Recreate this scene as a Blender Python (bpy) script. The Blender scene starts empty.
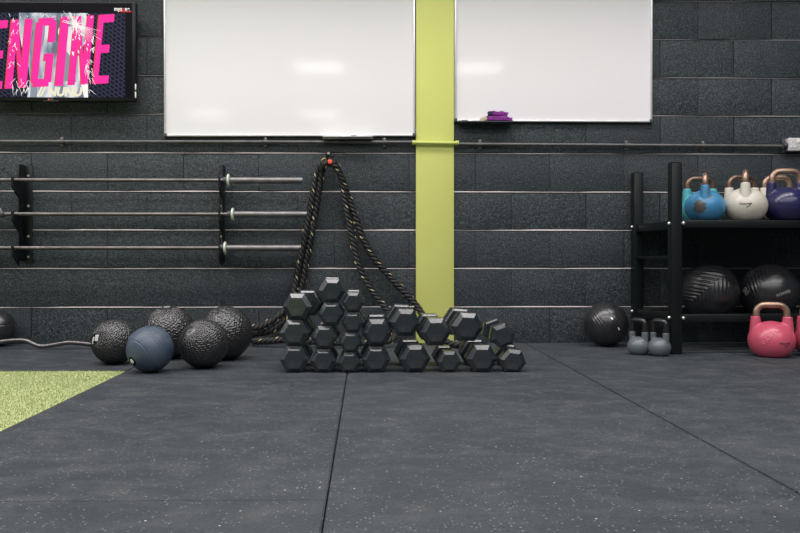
import bpy, bmesh, math, random
import numpy as np
from mathutils import Vector, Matrix, Quaternion
random.seed(7); rng = np.random.default_rng(7)
C = bpy.context.scene.collection
scene = bpy.context.scene
R_ = math.radians
# ------------------------------------------------------------------ camera, light, exposure
F = 820.8; CZ = 0.51; CD = 4.8; TH = R_(1.15)
cam = bpy.data.cameras.new('camera'); camo = bpy.data.objects.new('camera', cam); C.objects.link(camo)
camo.location = (0, -CD, CZ); camo.rotation_euler = (R_(90), 0, -TH)
cam.sensor_width = 36; cam.lens = F/800*36
cam.shift_x = 17.5/800; cam.shift_y = -10.5/800
cam.clip_start = .05
scene.camera = camo
scene.view_settings.view_transform = 'Standard'; scene.view_settings.look = 'None'
scene.view_settings.gamma = 1; scene.view_settings.use_curve_mapping = False
scene.view_settings.exposure = 0.0
w = bpy.data.worlds.new('world'); scene.world = w; w.use_nodes = True
w.node_tree.nodes['Background'].inputs[0].default_value = (0.50, 0.84, 1.0, 1)
w.node_tree.nodes['Background'].inputs[1].default_value = 0.07
LAMP = 14.3          # panel radiance
LAMP_COL = (1.0, 0.945, 0.935, 1)
CEIL = 5.0

def P(px, py, Z):
    "photo measurement at distance Z from the camera plane -> world point"
    u = (px-382.5)/F; t = Z/(math.cos(TH)-u*math.sin(TH))
    return Vector((t*(math.sin(TH)+u*math.cos(TH)), Z-CD, CZ-(py-256)/F*t))
# ------------------------------------------------------------------ materials
def mat(name, col, rough=.5, metal=0, spec=.5, coat=0):
    m = bpy.data.materials.new(name); m.use_nodes = True
    b = m.node_tree.nodes['Principled BSDF']
    b.inputs['Base Color'].default_value = (*col, 1); b.inputs['Roughness'].default_value = rough
    b.inputs['Metallic'].default_value = metal; b.inputs['Specular IOR Level'].default_value = spec
    b.inputs['Coat Weight'].default_value = coat
    return m
def N(m, t, **k):
    n = m.node_tree.nodes.new(t)
    for a, v in k.items(): setattr(n, a, v)
    return n
def L(m, a, b): m.node_tree.links.new(a, b)
def bsdf(m): return m.node_tree.nodes['Principled BSDF']
def noise(m, scale, detail=3, rough=.5, vec=None, mapscale=None):
    n = N(m, 'ShaderNodeTexNoise'); n.inputs['Scale'].default_value = scale
    n.inputs['Detail'].default_value = detail; n.inputs['Roughness'].default_value = rough
    tc = N(m, 'ShaderNodeTexCoord')
    src = tc.outputs['Object']
    if mapscale:
        mp = N(m, 'ShaderNodeMapping'); mp.inputs['Scale'].default_value = mapscale
        L(m, src, mp.inputs[0]); src = mp.outputs[0]
    L(m, src, n.inputs['Vector'])
    return n
def ramp(m, fac, stops):
    r = N(m, 'ShaderNodeValToRGB')
    e = r.color_ramp.elements
    while len(e) < len(stops): e.new(.5)
    for q, (p, c) in zip(e, stops): q.position = p; q.color = (*c, 1) if len(c) == 3 else c
    L(m, fac, r.inputs[0]); return r
def bump(m, h, strength, dist, chain=None):
    b = N(m, 'ShaderNodeBump'); b.inputs['Strength'].default_value = strength; b.inputs['Distance'].default_value = dist
    L(m, h, b.inputs['Height'])
    if chain: L(m, chain.outputs[0], b.inputs['Normal'])
    L(m, b.outputs[0], bsdf(m).inputs['Normal']); return b
def mixc(m, fac, a, b):
    x = N(m, 'ShaderNodeMix', data_type='RGBA')
    for s, v in ((x.inputs[0], fac), (x.inputs[6], a), (x.inputs[7], b)):
        if isinstance(v, bpy.types.NodeSocket): L(m, v, s)
        elif isinstance(v, tuple): s.default_value = (*v, 1)
        else: s.default_value = v
    return x.outputs[2]
def grain(m, scale=120, strength=.25, dist=.002, c2=None, cscale=6):
    n = noise(m, scale, 2); bump(m, n.outputs[0], strength, dist)
    if c2:
        n2 = noise(m, cscale, 5, .6)
        r = ramp(m, n2.outputs[0], [(.35, tuple(bsdf(m).inputs['Base Color'].default_value)[:3]), (.7, c2)])
        L(m, r.outputs[0], bsdf(m).inputs['Base Color'])
    return m

# painted blockwork: thick dark blue-grey paint over rough concrete
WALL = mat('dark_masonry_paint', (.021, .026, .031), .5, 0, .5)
n1 = noise(WALL, 150, 3, .7); n2 = noise(WALL, 34, 4, .6); b1 = bump(WALL, n1.outputs[0], .8, .006)
bump(WALL, n2.outputs[0], .55, .008, b1)
n3 = noise(WALL, 1.7, 4, .6)
r3 = ramp(WALL, n3.outputs[0], [(.3, (.0125, .0205, .025)), (.7, (.021, .0295, .0345))])
n4 = noise(WALL, 55, 2, .5); r4 = ramp(WALL, n4.outputs[0], [(.70, (0, 0, 0)), (.745, (1, 1, 1))])
sp_ = noise(WALL, 130, 2, .6); spr = ramp(WALL, sp_.outputs[0], [(.38, (.45,)*3), (.5, (.9,)*3), (.64, (3.0,)*3)])  # speckle paints the highlight glitter of the rough surface into the colour
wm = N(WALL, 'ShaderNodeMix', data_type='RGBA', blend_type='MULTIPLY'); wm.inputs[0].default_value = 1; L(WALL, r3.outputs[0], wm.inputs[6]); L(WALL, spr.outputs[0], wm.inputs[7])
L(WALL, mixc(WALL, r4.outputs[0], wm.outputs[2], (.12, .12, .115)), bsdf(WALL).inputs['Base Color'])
n5 = noise(WALL, 8, 3); r5 = ramp(WALL, n5.outputs[0], [(.3, (.38,)*3), (.7, (.55,)*3)]); L(WALL, r5.outputs[0], bsdf(WALL).inputs['Roughness'])

JOINT = mat('dusty_mortar_ledge', (.1, .1, .1), .8, 0, .3)
j1 = noise(JOINT, 1.1, 4, .6, mapscale=(1, 1, 6)); jr = ramp(JOINT, j1.outputs[0], [(.33, (.09, .09, .092)), (.46, (.50, .46, .45)), (.8, (.66, .61, .60))])
jt = N(JOINT, 'ShaderNodeTexCoord'); js = N(JOINT, 'ShaderNodeSeparateXYZ'); L(JOINT, jt.outputs['Object'], js.inputs[0])
jm = N(JOINT, 'ShaderNodeMapRange'); jm.inputs[1].default_value = 1.2; jm.inputs[2].default_value = 1.35; jm.inputs[3].default_value = 0; jm.inputs[4].default_value = .85; L(JOINT, js.outputs[2], jm.inputs[0])
L(JOINT, mixc(JOINT, jm.outputs[0], jr.outputs[0], (.10, .105, .11)), bsdf(JOINT).inputs['Base Color'])
# rubber matting with dusty patches and pale flecks
FLOOR = mat('rubber_matting', (.05, .055, .062), .7, 0, .45)
f1 = noise(FLOOR, 1.0, 6, .6); f2 = noise(FLOOR, 7, 5, .7, mapscale=(.9, 1.2, 1))
ra = ramp(FLOOR, f1.outputs[0], [(.3, (.020, .029, .036)), (.68, (.035, .044, .051))])
rb = ramp(FLOOR, f2.outputs[0], [(.46, (0,)*3), (1, (1,)*3)])
c = mixc(FLOOR, rb.outputs[0], ra.outputs[0], (.080, .082, .085))
f3 = noise(FLOOR, 150, 4, .8); rc = ramp(FLOOR, f3.outputs[0], [(.3, (.4,)*3), (.7, (1.7,)*3)])
mu = N(FLOOR, 'ShaderNodeMix', data_type='RGBA', blend_type='MULTIPLY'); mu.inputs[0].default_value = .75
L(FLOOR, c, mu.inputs[6]); L(FLOOR, rc.outputs[0], mu.inputs[7])
def flecks(scale, size, thr):
    v = N(FLOOR, 'ShaderNodeTexVoronoi'); v.inputs['Scale'].default_value = scale
    tc = N(FLOOR, 'ShaderNodeTexCoord'); L(FLOOR, tc.outputs['Object'], v.inputs['Vector'])
    s = N(FLOOR, 'ShaderNodeMath', operation='LESS_THAN'); L(FLOOR, v.outputs['Distance'], s.inputs[0]); s.inputs[1].default_value = size
    sp = N(FLOOR, 'ShaderNodeSeparateColor'); L(FLOOR, v.outputs['Color'], sp.inputs[0])
    g = N(FLOOR, 'ShaderNodeMath', operation='GREATER_THAN'); L(FLOOR, sp.outputs[0], g.inputs[0]); g.inputs[1].default_value = thr
    k = N(FLOOR, 'ShaderNodeMath', operation='MULTIPLY'); L(FLOOR, s.outputs[0], k.inputs[0]); L(FLOOR, g.outputs[0], k.inputs[1])
    return k.outputs[0]
c2 = mixc(FLOOR, flecks(120, .27, .84), mu.outputs[2], (.18, .18, .182))
c3 = mixc(FLOOR, flecks(40, .10, .86), c2, (.42, .38, .39))
L(FLOOR, c3, bsdf(FLOOR).inputs['Base Color'])
f4 = noise(FLOOR, 90, 4, .7); bump(FLOOR, f4.outputs[0], .5, .006)
rr = ramp(FLOOR, f2.outputs[0], [(.3, (.5,)*3), (.7, (.75,)*3)]); L(FLOOR, rr.outputs[0], bsdf(FLOOR).inputs['Roughness'])

TURF = grain(mat('green_turf', (.32, .375, .165), .85, 0, .2), 300, .3, .003, (.42, .47, .23), 60)
GREEN = grain(mat('lime_green_paint', (.66, .70, .20), .42, 0, .4), 70, .12, .002, (.69, .73, .22), 2.5)
GREENPIPE = grain(mat('lime_green_pipe_paint', (.48, .54, .13), .4), 70, .1, .002)
BOARD = grain(mat('whiteboard_enamel', (.76, .765, .775), .06, 0, .20), 3, .01, .001)
ALU = grain(mat('brushed_aluminium', (.72, .72, .73), .38, .6), 200, .1, .0005)
DKPL = grain(mat('dark_grey_plastic', (.05, .055, .065), .45), 150, .1, .001)
BLKPL = grain(mat('black_plastic', (.006, .007, .008), .35, 0, .25), 150, .05, .0005)
RUBBER = grain(mat('black_rubber', (.010, .017, .021), .27, 0, 1.0), 200, .06, .0008, (.026, .034, .039), 14)
BALLM = grain(mat('ball_rubber', (.012, .014, .017), .30, 0, .75), 160, .1, .001, (.024, .025, .028), 18)
BALLBLUE = grain(mat('blue_ball_rubber', (.030, .055, .092), .42, 0, .5), 120, .12, .001, (.085, .105, .14), 11)
STEEL = grain(mat('worn_bar_steel', (.10, .095, .097), .36, .85), 220, .2, .0006, (.20, .185, .18), 6)
SLEEVE = grain(mat('sleeve_steel', (.14, .138, .14), .45, .8), 200, .1, .0006, (.25, .245, .245), 12)
RINGM = grain(mat('pale_green_collar', (.60, .68, .55), .4, .1), 90, .1, .001)
RACKM = grain(mat('black_powder_coat', (.006, .009, .010), .38, 0, .3), 260, .15, .0006)
BOLT = grain(mat('zinc_bolt', (.75, .75, .74), .3, .8), 200, .1, .0005)
ROPE = grain(mat('black_rope_fibre', (.010, .011, .012), .55, 0, .35), 260, .5, .002, (.024, .026, .026), 40)
YEL = grain(mat('yellow_tracer_yarn', (.66, .55, .24), .7), 300, .3, .001)
RED = grain(mat('orange_red_tape', (.85, .10, .04), .5), 100, .1, .001)
CONDUIT = grain(mat('painted_conduit', (.05, .054, .056), .38, 0, .6), 60, .2, .001, (.11, .105, .10), 11)
CREAMW = mat('white_lettering', (.75, .74, .74), .5); grain(CREAMW)
GREYW = grain(mat('faded_grey_lettering', (.22, .22, .21), .5), 90, .2, .001)
BLACKP = grain(mat('black_lettering', (.01, .01, .01), .5), 90, .1, .001)
SOCK = grain(mat('socket_plate', (.52, .51, .52), .4), 60, .05, .001)
SOCKW = grain(mat('socket_white', (.8, .8, .8), .4), 60, .05, .001)
PURP = grain(mat('purple_cloth', (.15, .025, .18), .9, 0, .2), 300, .7, .003, (.27, .05, .31), 45)
NAVYC = grain(mat('navy_cloth_band', (.02, .018, .06), .9), 300, .5, .003)
BEIGE = grain(mat('beige_sponge', (.45, .42, .33), .9), 160, .8, .003)
CEILM = grain(mat('ceiling_paint', (.10, .11, .12), .8), 40, .1, .002)
def worn(name, col, chip, thr=.62, rough=.33):
    m = mat(name, col, rough, 0, .5)
    n = noise(m, 9, 6, .7); r = ramp(m, n.outputs[0], [(thr, (0,)*3), (thr+.03, (1,)*3)])
    n2 = noise(m, 3.5, 3); r2 = ramp(m, n2.outputs[0], [(.3, tuple(x*.8 for x in col)), (.7, tuple(min(1, x*1.15) for x in col))])
    L(m, mixc(m, r.outputs[0], r2.outputs[0], chip), bsdf(m).inputs['Base Color'])
    n3 = noise(m, 90, 3); bump(m, n3.outputs[0], .12, .0015); return m
KB_BLUE = worn('kettlebell_blue', (.055, .24, .44), (.10, .085, .08), .585)
m = KB_BLUE; lk = bsdf(m).inputs['Base Color'].links[0].from_socket
tc = N(m, 'ShaderNodeTexCoord'); vd = N(m, 'ShaderNodeVectorMath', operation='DISTANCE'); L(m, tc.outputs['Object'], vd.inputs[0]); vd.inputs[1].default_value = (-.105, .028, .078)
nn = noise(m, 45, 5, .7); ad = N(m, 'ShaderNodeMath', operation='MULTIPLY_ADD'); L(m, nn.outputs[0], ad.inputs[0]); ad.inputs[1].default_value = .075; L(m, vd.outputs['Value'], ad.inputs[2])
rp_ = ramp(m, ad.outputs[0], [(.072, (1,)*3), (.078, (0,)*3)]); L(m, mixc(m, rp_.outputs[0], lk, (.075, .07, .068)), bsdf(m).inputs['Base Color'])
KB_TEAL = worn('kettlebell_teal', (.06, .33, .38), (.09, .08, .07), .70)
KB_WHITE = worn('kettlebell_cream', (.60, .58, .50), (.22, .20, .16), .66)
KB_NAVY = worn('kettlebell_navy', (.020, .020, .075), (.06, .06, .09), .72, .25)
KB_PINK = worn('kettlebell_pink', (.52, .085, .14), (.30, .05, .08), .72, .3)
KB_GREY = worn('kettlebell_grey', (.11, .13, .145), (.40, .38, .37), .68, .35)
BRONZE = grain(mat('rubbed_brown_steel', (.20, .12, .085), .36, .65), 120, .2, .0008, (.50, .36, .27), 14)
DKSTEEL = grain(mat('dark_brown_steel', (.05, .038, .034), .35, .6), 120, .2, .0008, (.26, .17, .12), 16)  # darker brown steel for two rear handles
MATTE = grain(mat('matte_black', (.004, .004, .005), .85, 0, .1), 90, .1, .001)
BLKGRIP = grain(mat('black_grip', (.012, .013, .014), .3), 120, .1, .0008)
def emis(name, col, s, m_=None):
    m = mat(name, (0, 0, 0), .4, 0, .12)
    b = bsdf(m); b.inputs['Emission Color'].default_value = (*col, 1); b.inputs['Emission Strength'].default_value = s
    return m
# ------------------------------------------------------------------ mesh helpers
def me(name, V, Fc, m, parent=None, smooth=False, loc=(0, 0, 0), mi=None):
    d = bpy.data.meshes.new(name); d.from_pydata([tuple(v) for v in V], [], [tuple(f) for f in Fc]); d.update()
    ms = m if isinstance(m, (list, tuple)) else [m]
    for x in ms: d.materials.append(x)
    if smooth: d.polygons.foreach_set('use_smooth', [True]*len(d.polygons))
    o = bpy.data.objects.new(name, d); C.objects.link(o); o.location = loc
    if parent: o.parent = parent
    return o
class MB:
    "collects pieces of one mesh"
    def __init__(s): s.bm = bmesh.new()
    def box(s, a, b, bev=0, rot=None, seg=2):
        t = bmesh.new(); bmesh.ops.create_cube(t, size=1)
        a = Vector(a); b = Vector(b); c = (a+b)/2; d = b-a
        for v in t.verts: v.co = Vector((v.co.x*d.x, v.co.y*d.y, v.co.z*d.z))
        if bev: bmesh.ops.bevel(t, geom=t.edges[:], offset=bev, segments=seg, affect='EDGES', profile=.5)
        M = Matrix.Translation(c) @ (rot.to_4x4() if rot else Matrix())
        return s.add(t, M)
    def add(s, t, M=Matrix()):
        t.transform(M); d = bpy.data.meshes.new('t'); t.to_mesh(d); t.free(); s.bm.from_mesh(d); bpy.data.meshes.remove(d); return s
    def cyl(s, p, q, r, r2=None, seg=24, cap=True, bev=0):
        p = Vector(p); q = Vector(q); t = bmesh.new()
        bmesh.ops.create_cone(t, cap_ends=cap, segments=seg, radius1=r, radius2=r if r2 is None else r2, depth=(q-p).length)
        if bev: bmesh.ops.bevel(t, geom=[e for e in t.edges if len(e.link_faces) == 2 and any(len(f.verts) > 4 for f in e.link_faces)], offset=bev, segments=2, affect='EDGES')
        return s.add(t, Matrix.Translation((p+q)/2) @ Vector((0, 0, 1)).rotation_difference(q-p).to_matrix().to_4x4())
    def lathe(s, prof, seg=32, axis='Z'):
        V = []; Fc = []
        for r, z in prof:
            for k in range(seg):
                a = 2*math.pi*k/seg; V.append((r*math.cos(a), r*math.sin(a), z))
        for i in range(len(prof)-1):
            for k in range(seg):
                Fc.append((i*seg+k, i*seg+(k+1) % seg, (i+1)*seg+(k+1) % seg, (i+1)*seg+k))
        t = bmesh.new(); vs = [t.verts.new(v) for v in V]
        for f in Fc: t.faces.new([vs[i] for i in f])
        bmesh.ops.remove_doubles(t, verts=t.verts, dist=1e-6)
        M = Matrix() if axis == 'Z' else Matrix.Rotation(R_(90), 4, 'Y')
        return s.add(t, M)
    def sphere(s, c, r, sc=(1, 1, 1), u=32, v=16):
        t = bmesh.new(); bmesh.ops.create_uvsphere(t, u_segments=u, v_segments=v, radius=r)
        return s.add(t, Matrix.Translation(c) @ Matrix.Diagonal((*sc, 1)))
    def poly(s, pts, y0, y1):
        "polygon in x-z extruded along y"
        t = bmesh.new(); a = [t.verts.new((x, y0, z)) for x, z in pts]; b = [t.verts.new((x, y1, z)) for x, z in pts]
        t.faces.new(a[::-1]); t.faces.new(b); n = len(pts)
        for i in range(n): t.faces.new((a[i], a[(i+1) % n], b[(i+1) % n], b[i]))
        bmesh.ops.recalc_face_normals(t, faces=t.faces); return s.add(t)
    def polyx(s, pts, x0, x1):
        "polygon in y-z extruded along x"
        t = bmesh.new(); a = [t.verts.new((x0, y, z)) for y, z in pts]; b = [t.verts.new((x1, y, z)) for y, z in pts]
        t.faces.new(a[::-1]); t.faces.new(b); n = len(pts)
        for i in range(n): t.faces.new((a[i], a[(i+1) % n], b[(i+1) % n], b[i]))
        bmesh.ops.recalc_face_normals(t, faces=t.faces); return s.add(t)
    def tube(s, pts, r, seg=12, closed=False):
        V, Fc = tube_mesh(pts, r, seg); t = bmesh.new(); vs = [t.verts.new(v) for v in V]
        for f in Fc: t.faces.new([vs[i] for i in f])
        bmesh.ops.recalc_face_normals(t, faces=t.faces); return s.add(t)
    def build(s, name, m, parent=None, smooth=True, loc=(0, 0, 0), ang=35):
        d = bpy.data.meshes.new(name); s.bm.to_mesh(d); s.bm.free(); d.materials.append(m)
        if smooth:
            d.polygons.foreach_set('use_smooth', [True]*len(d.polygons))
            try: d.set_sharp_from_angle(angle=R_(ang))
            except Exception: pass
        o = bpy.data.objects.new(name, d); C.objects.link(o); o.location = loc
        if parent: o.parent = parent
        return o
def frames(pts):
    pts = [Vector(p) for p in pts]; T = []
    for i in range(len(pts)): T.append((pts[min(i+1, len(pts)-1)]-pts[max(i-1, 0)]).normalized())
    n = T[0].orthogonal().normalized(); out = []
    for i, t in enumerate(T):
        if i: n = (T[i-1].rotation_difference(t) @ n); n = (n - t*n.dot(t)).normalized()
        out.append((pts[i], t, n, t.cross(n)))
    return out
def tube_mesh(pts, r, seg=12):
    fr = frames(pts); V = []; Fc = []; n = len(fr)
    for i, (p, t, a, b) in enumerate(fr):
        rr = r[i] if isinstance(r, (list, tuple)) else r
        for k in range(seg):
            an = 2*math.pi*k/seg; V.append(p+(a*math.cos(an)+b*math.sin(an))*rr)
    for i in range(n-1):
        for k in range(seg): Fc.append((i*seg+k, i*seg+(k+1) % seg, (i+1)*seg+(k+1) % seg, (i+1)*seg+k))
    Fc.append(tuple(range(seg))[::-1]); Fc.append(tuple((n-1)*seg+k for k in range(seg)))
    return V, Fc
def catmull(pts, step=.006):
    pts = [Vector(p) for p in pts]; q = [2*pts[0]-pts[1]]+pts+[2*pts[-1]-pts[-2]]; out = []
    for i in range(1, len(q)-2):
        a, b, c_, d = q[i-1:i+3]; n = max(2, int((c_-b).length/step))
        for k in range(n):
            t = k/n
            out.append(.5*((2*b)+(c_-a)*t+(2*a-5*b+4*c_-d)*t*t+(3*b-a-3*c_+d)*t**3))
    out.append(pts[-1]); return out
def thing(name, label, cat, loc, rz=0, group=None):
    o = bpy.data.objects.new(name, None); C.objects.link(o); o.location = loc; o.rotation_euler = (0, 0, rz)
    o.empty_display_size = .05
    return tag(o, label, cat, group)
def tag(o, label, cat, group=None, kind=None):
    o['label'] = label; o['category'] = cat
    if group: o['group'] = group
    if kind: o['kind'] = kind
    return o
def struct(o, label, cat):
    o['kind'] = 'structure'; o['label'] = label; o['category'] = cat; return o
def copy_tree(o, parent=None):
    c_ = o.copy(); C.objects.link(c_)
    if parent: c_.parent = parent
    for ch in list(o.children): copy_tree(ch, c_)
    return c_
def text(name, body, size, m, parent, loc, rot, ext=.0004, bold=0, sx=1, label=None, align='CENTER', shear=0):
    cu = bpy.data.curves.new(name, 'FONT'); cu.body = body; cu.size = size; cu.extrude = ext; cu.offset = bold
    cu.align_x = align; cu.align_y = 'CENTER'; cu.shear = shear; cu.materials.append(m)
    tmp = bpy.data.objects.new(name, cu); C.objects.link(tmp); dg_ = bpy.context.evaluated_depsgraph_get()
    md = bpy.data.meshes.new_from_object(tmp.evaluated_get(dg_)); bpy.data.objects.remove(tmp)
    o = bpy.data.objects.new(name, md); C.objects.link(o); o.location = loc; o.rotation_euler = rot; o.scale = (sx, 1, 1); o.parent = parent
    if label: o['label'] = label
    return o
# ------------------------------------------------------------------ room shell
XL, XR, YB = -10.5, 8.0, -23.0
# blockwork
CH = .2246; Z0 = .2176; BW = .4386
cL = .395
def blocks(mb, x0, x1, jx):
    for n in range(0, 23):
        za = Z0+CH*(n-1) if n else 0; zb = Z0+CH*n
        ph = jx[n % 2]; k = math.floor((x0-ph)/BW)
        x = ph+k*BW
        while x < x1:
            a = max(x, x0); b = min(x+BW, x1)
            if b-a > .02:
                g = random.choice((.0008, .002, .004)); dy = random.uniform(0, .003)
                t = bmesh.new(); bmesh.ops.create_cube(t, size=1)
                for v in t.verts: v.co = Vector((v.co.x*(b-a-g), v.co.y*.06, v.co.z*(zb-za-.007)-.0035))
                bmesh.ops.bevel(t, geom=[e for e in t.edges if (e.verts[0].co.y+e.verts[1].co.y) < -.05], offset=.003 if g > .001 else .0015, segments=2, affect='EDGES', profile=.6)
                mb.add(t, Matrix.Translation(((a+b)/2, .03+dy, (za+zb)/2)) @ Matrix.Rotation(random.uniform(-.002, .002), 4, 'Y') @ Matrix.Rotation(random.uniform(-.004, .004), 4, 'X'))
            x += BW
mb = MB()
blocks(mb, XL, cL, ((184-366)/171, (148-366)/171))
blocks(mb, cL, XR, ((475.5-366)/171, (512-366)/171))
mb.box((XL, .0095, 0), (XR, .16, Z0+CH*22))
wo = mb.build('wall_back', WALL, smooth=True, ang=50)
wo.data.materials.append(JOINT)
bm = bmesh.new(); bm.from_mesh(wo.data)
for n in range(0, 22):                          # bed joints: the weathered mortar ledge between courses
    z = Z0+CH*n
    x = XL
    while x < XR:
        x2 = min(XR, x+.12)
        h0, h1 = [.0058+.0022*math.sin(q*7.3+n*3)+.0012*math.sin(q*31+n) for q in (x, x2)]
        vs = [bm.verts.new(c) for c in ((x, -.0015, z-.0075), (x2, -.0015, z-.0075), (x2, .0065, z-.0075+h1), (x, .0065, z-.0075+h0))]
        f = bm.faces.new(vs); f.material_index = 1
        x = x2
bm.to_mesh(wo.data); bm.free()
struct(wo, 'dark blue-grey painted concrete block wall behind all the equipment', 'wall')
# floor mats (2 m x 1 m) with seams, and the concrete slab below
XS = [(184-366)/171, (352-366)/171, (525-366)/171]
XS = [XS[0]-.995*i for i in range(9, 0, -1)]+XS+[XS[2]+.995*i for i in range(1, 5)]
mb = MB()
ystart = [-.35]*20
for i in range(len(XS)-1):
    a, b = XS[i], XS[i+1]
    if b > XR: b = XR
    if b < XS[9]+.01: seams = [0, -1.134]            # strip between the turf and the wall
    else:
        y1 = {9: -1.08, 10: -.38, 11: -1.05}.get(i, -.4)
        seams = [0]+[y1-2*k for k in range(0, 6)]
    for s0, s1 in zip(seams[:-1], seams[1:]):
        t = bmesh.new(); bmesh.ops.create_cube(t, size=1)
        g = .004 if i in (9, 10, 11) else .002
        for v in t.verts: v.co = Vector((v.co.x*(b-a-g), v.co.y*(s0-s1-.0018), v.co.z*.02))
        bmesh.ops.bevel(t, geom=[e for e in t.edges if (e.verts[0].co.z+e.verts[1].co.z) > .019 and abs(e.verts[0].co.x-e.verts[1].co.x) < .001], offset=.0025, segments=2, affect='EDGES')
        mb.add(t, Matrix.Translation(((a+b)/2, (s0+s1)/2, -.01+random.uniform(-.0006, 0))))
mb.box((XL, YB, -.12), (XR, .1, -.0185))
struct(mb.build('floor', FLOOR, ang=50), 'black rubber gym matting with pale flecks and seams', 'floor')
# turf: base with short blades standing on it
tx1 = XS[9]-.002; tx0 = XL; ty1 = -1.137; ty0 = YB
nb = 52000
bx = tx1-(rng.random(nb)**1.0)*1.45; by = ty1-rng.random(nb)*1.75
keep = (bx > -2.55)
bx, by = bx[keep], by[keep]; nb = len(bx)
V = np.zeros((nb, 3, 3)); an = rng.random(nb)*6.283; hh = .004+.005*rng.random(nb); ww = .0022
V[:, 0] = np.stack([bx-np.cos(an)*ww, by-np.sin(an)*ww, np.full(nb, -.003)], 1)
V[:, 1] = np.stack([bx+np.cos(an)*ww, by+np.sin(an)*ww, np.full(nb, -.003)], 1)
V[:, 2] = np.stack([bx+rng.normal(0, .003, nb), by+rng.normal(0, .003, nb), -.002+hh], 1)
V = V.reshape(-1, 3)
base = np.array([(tx0, ty0, -.018), (tx1, ty0, -.018), (tx1, ty1, -.018), (tx0, ty1, -.018), (tx0, ty0, -.001), (tx1, ty0, -.001), (tx1, ty1, -.001), (tx0, ty1, -.001)])
Fb = [(3, 2, 1, 0), (4, 5, 6, 7), (0, 1, 5, 4), (1, 2, 6, 5), (2, 3, 7, 6), (3, 0, 4, 7)]
VV = np.concatenate([base, V]); FF = Fb+[(8+3*i, 9+3*i, 10+3*i) for i in range(nb)]
turf = me('artificial_turf', VV.tolist(), FF, TURF)
tag(turf, 'lime green artificial turf laid beside the black matting', 'turf', kind='stuff')
# ceiling
mb = MB(); mb.box((XL, YB, CEIL+.05), (XR, .1, CEIL+.15)); struct(mb.build('ceiling', CEILM), 'dark painted ceiling above the gym', 'ceiling')
# steel column, flat face nearly flush with the blockwork, and an unseen duct added above to shade its top
a = P(416, 300, CD-.014); b = P(454, 300, CD-.014)
CX0, CX1 = a.x, b.x
mb = MB(); mb.box((CX0, -.014, 0), (CX1, .10, CEIL), .003)
struct(mb.build('trim_1', GREEN), 'lime green painted steel column between the two whiteboards', 'column')
mb = MB(); mb.cyl((XL+.2, -.30, 2.72), (XR-.2, -.30, 2.72), .17, seg=40)
for k in range(15): mb.cyl((XL+.4+k*1.17, -.30, 2.72), (XL+.45+k*1.17, -.30, 2.72), .178, seg=40)
struct(mb.build('shade_duct', ALU), 'unseen round duct added to shade the top of the wall', 'duct')

# ceiling light panels
def panel(x, y, lab):
    t = thing('ceiling_light', lab, 'ceiling light', (x, y, CEIL-.05), 0, 'square ceiling light panels')
    h = .60; q = .56
    mb = MB()
    for a_, b_ in (((-h, -h), (h, -q)), ((-h, q), (h, h)), ((-h, -q), (-q, q)), ((q, -q), (h, q))):
        mb.box((a_[0], a_[1], 0), (b_[0], b_[1], .10))
    mb.box((-q, -q, .02), (q, q, .10)); mb.build('frame', ALU, t)
    me('diffuser', [(-q, -q, .012), (-q, q, .012), (q, q, .012), (q, -q, .012)], [(0, 1, 2, 3)], LAMPM, t)
LAMPM = emis('lit_diffuser', LAMP_COL[:3], LAMP)
SIDE = ('first from left', 'second from left', 'third from left', 'fourth from left', 'fifth from left', 'sixth from left', 'seventh from left', 'eighth from left', 'ninth from left', 'tenth from left')
for rn, y, xs in (('nearest the block wall, its left run added as fill', -1.9, (-9.7, -8.3, -6.9, -5.5, -4.1, -2.7, -1.3, .1, 1.5, 2.9)), ('second from the block wall, added as fill', -5.0, (-4.85, -2.97, -1.1, .77, 2.65, 4.5)), ('above the open floor, part of it added as fill', -8.2, (-4.85, -2.97, -1.1, .77, 2.65, 4.5)), ('fourth from the block wall', -14.6, (-1.09, 2.65)), ('furthest from the block wall', -21, (-4.9, -1.45))):  # second row, left run of the first, infill of the third: added fill
    for k, x in enumerate(xs): panel(x, y, 'lit square ceiling panel, %s in the row %s' % (SIDE[k], rn))

# ------------------------------------------------------------------ whiteboards
def whiteboard(px0, px1, pyb, top, lab, tray, tilt=0):
    Zf = CD-.022
    a = P(px0, pyb, Zf); b = P(px1, pyb, Zf); wd = b.x-a.x
    t = thing('whiteboard', lab, 'whiteboard', (a.x, 0, a.z)); t.rotation_euler = (0, tilt, 0)
    fr = .010
    mb = MB(); mb.box((fr*.6, -.012, fr*.6), (wd-fr*.6, -.004, top)); mb.build('writing_surface', BOARD, t)
    mb = MB()
    mb.box((0, -.022, 0), (wd, -.002, fr), .002); mb.box((0, -.022, top-fr), (wd, -.002, top), .002)
    mb.box((0, -.022, fr), (fr, -.002, top-fr), .002); mb.box((wd-fr, -.022, fr), (wd, -.002, top-fr), .002)
    mb.build('frame', ALU, t)
    for x in (0, wd):
        for z in (0, top):
            mb = MB(); s = 1 if x == 0 else -1; q = 1 if z == 0 else -1
            xa, xb = sorted((x-s*.003, x+s*.016)); za, zb = sorted((z-q*.003, z+q*.018))
            mb.box((xa, -.0245, za), (xb, -.001, zb), .003); mb.build('corner_cap', DKPL, t)
    if tray:
        xa = (tray[0]-px0)/171; xb = (tray[1]-px0)/171
        mb = MB(); mb.box((xa, -.075, -.012), (xb, -.0225, -.009), .001); mb.box((xa, -.075, -.012), (xb, -.072, -.006), .001); mb.box((xa, -.0235, -.016), (xb, -.0225, .003)); mb.build('pen_tray', tray[2], t)
    return t
wb = whiteboard(164, 415.5, 136.2, 1.02, 'large white framed whiteboard left of the green column', (321, 371, ALU), -.0035)
mb = MB(); mb.box((-.03, -.001, -.001), (.03, .001, .001)); 
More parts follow.
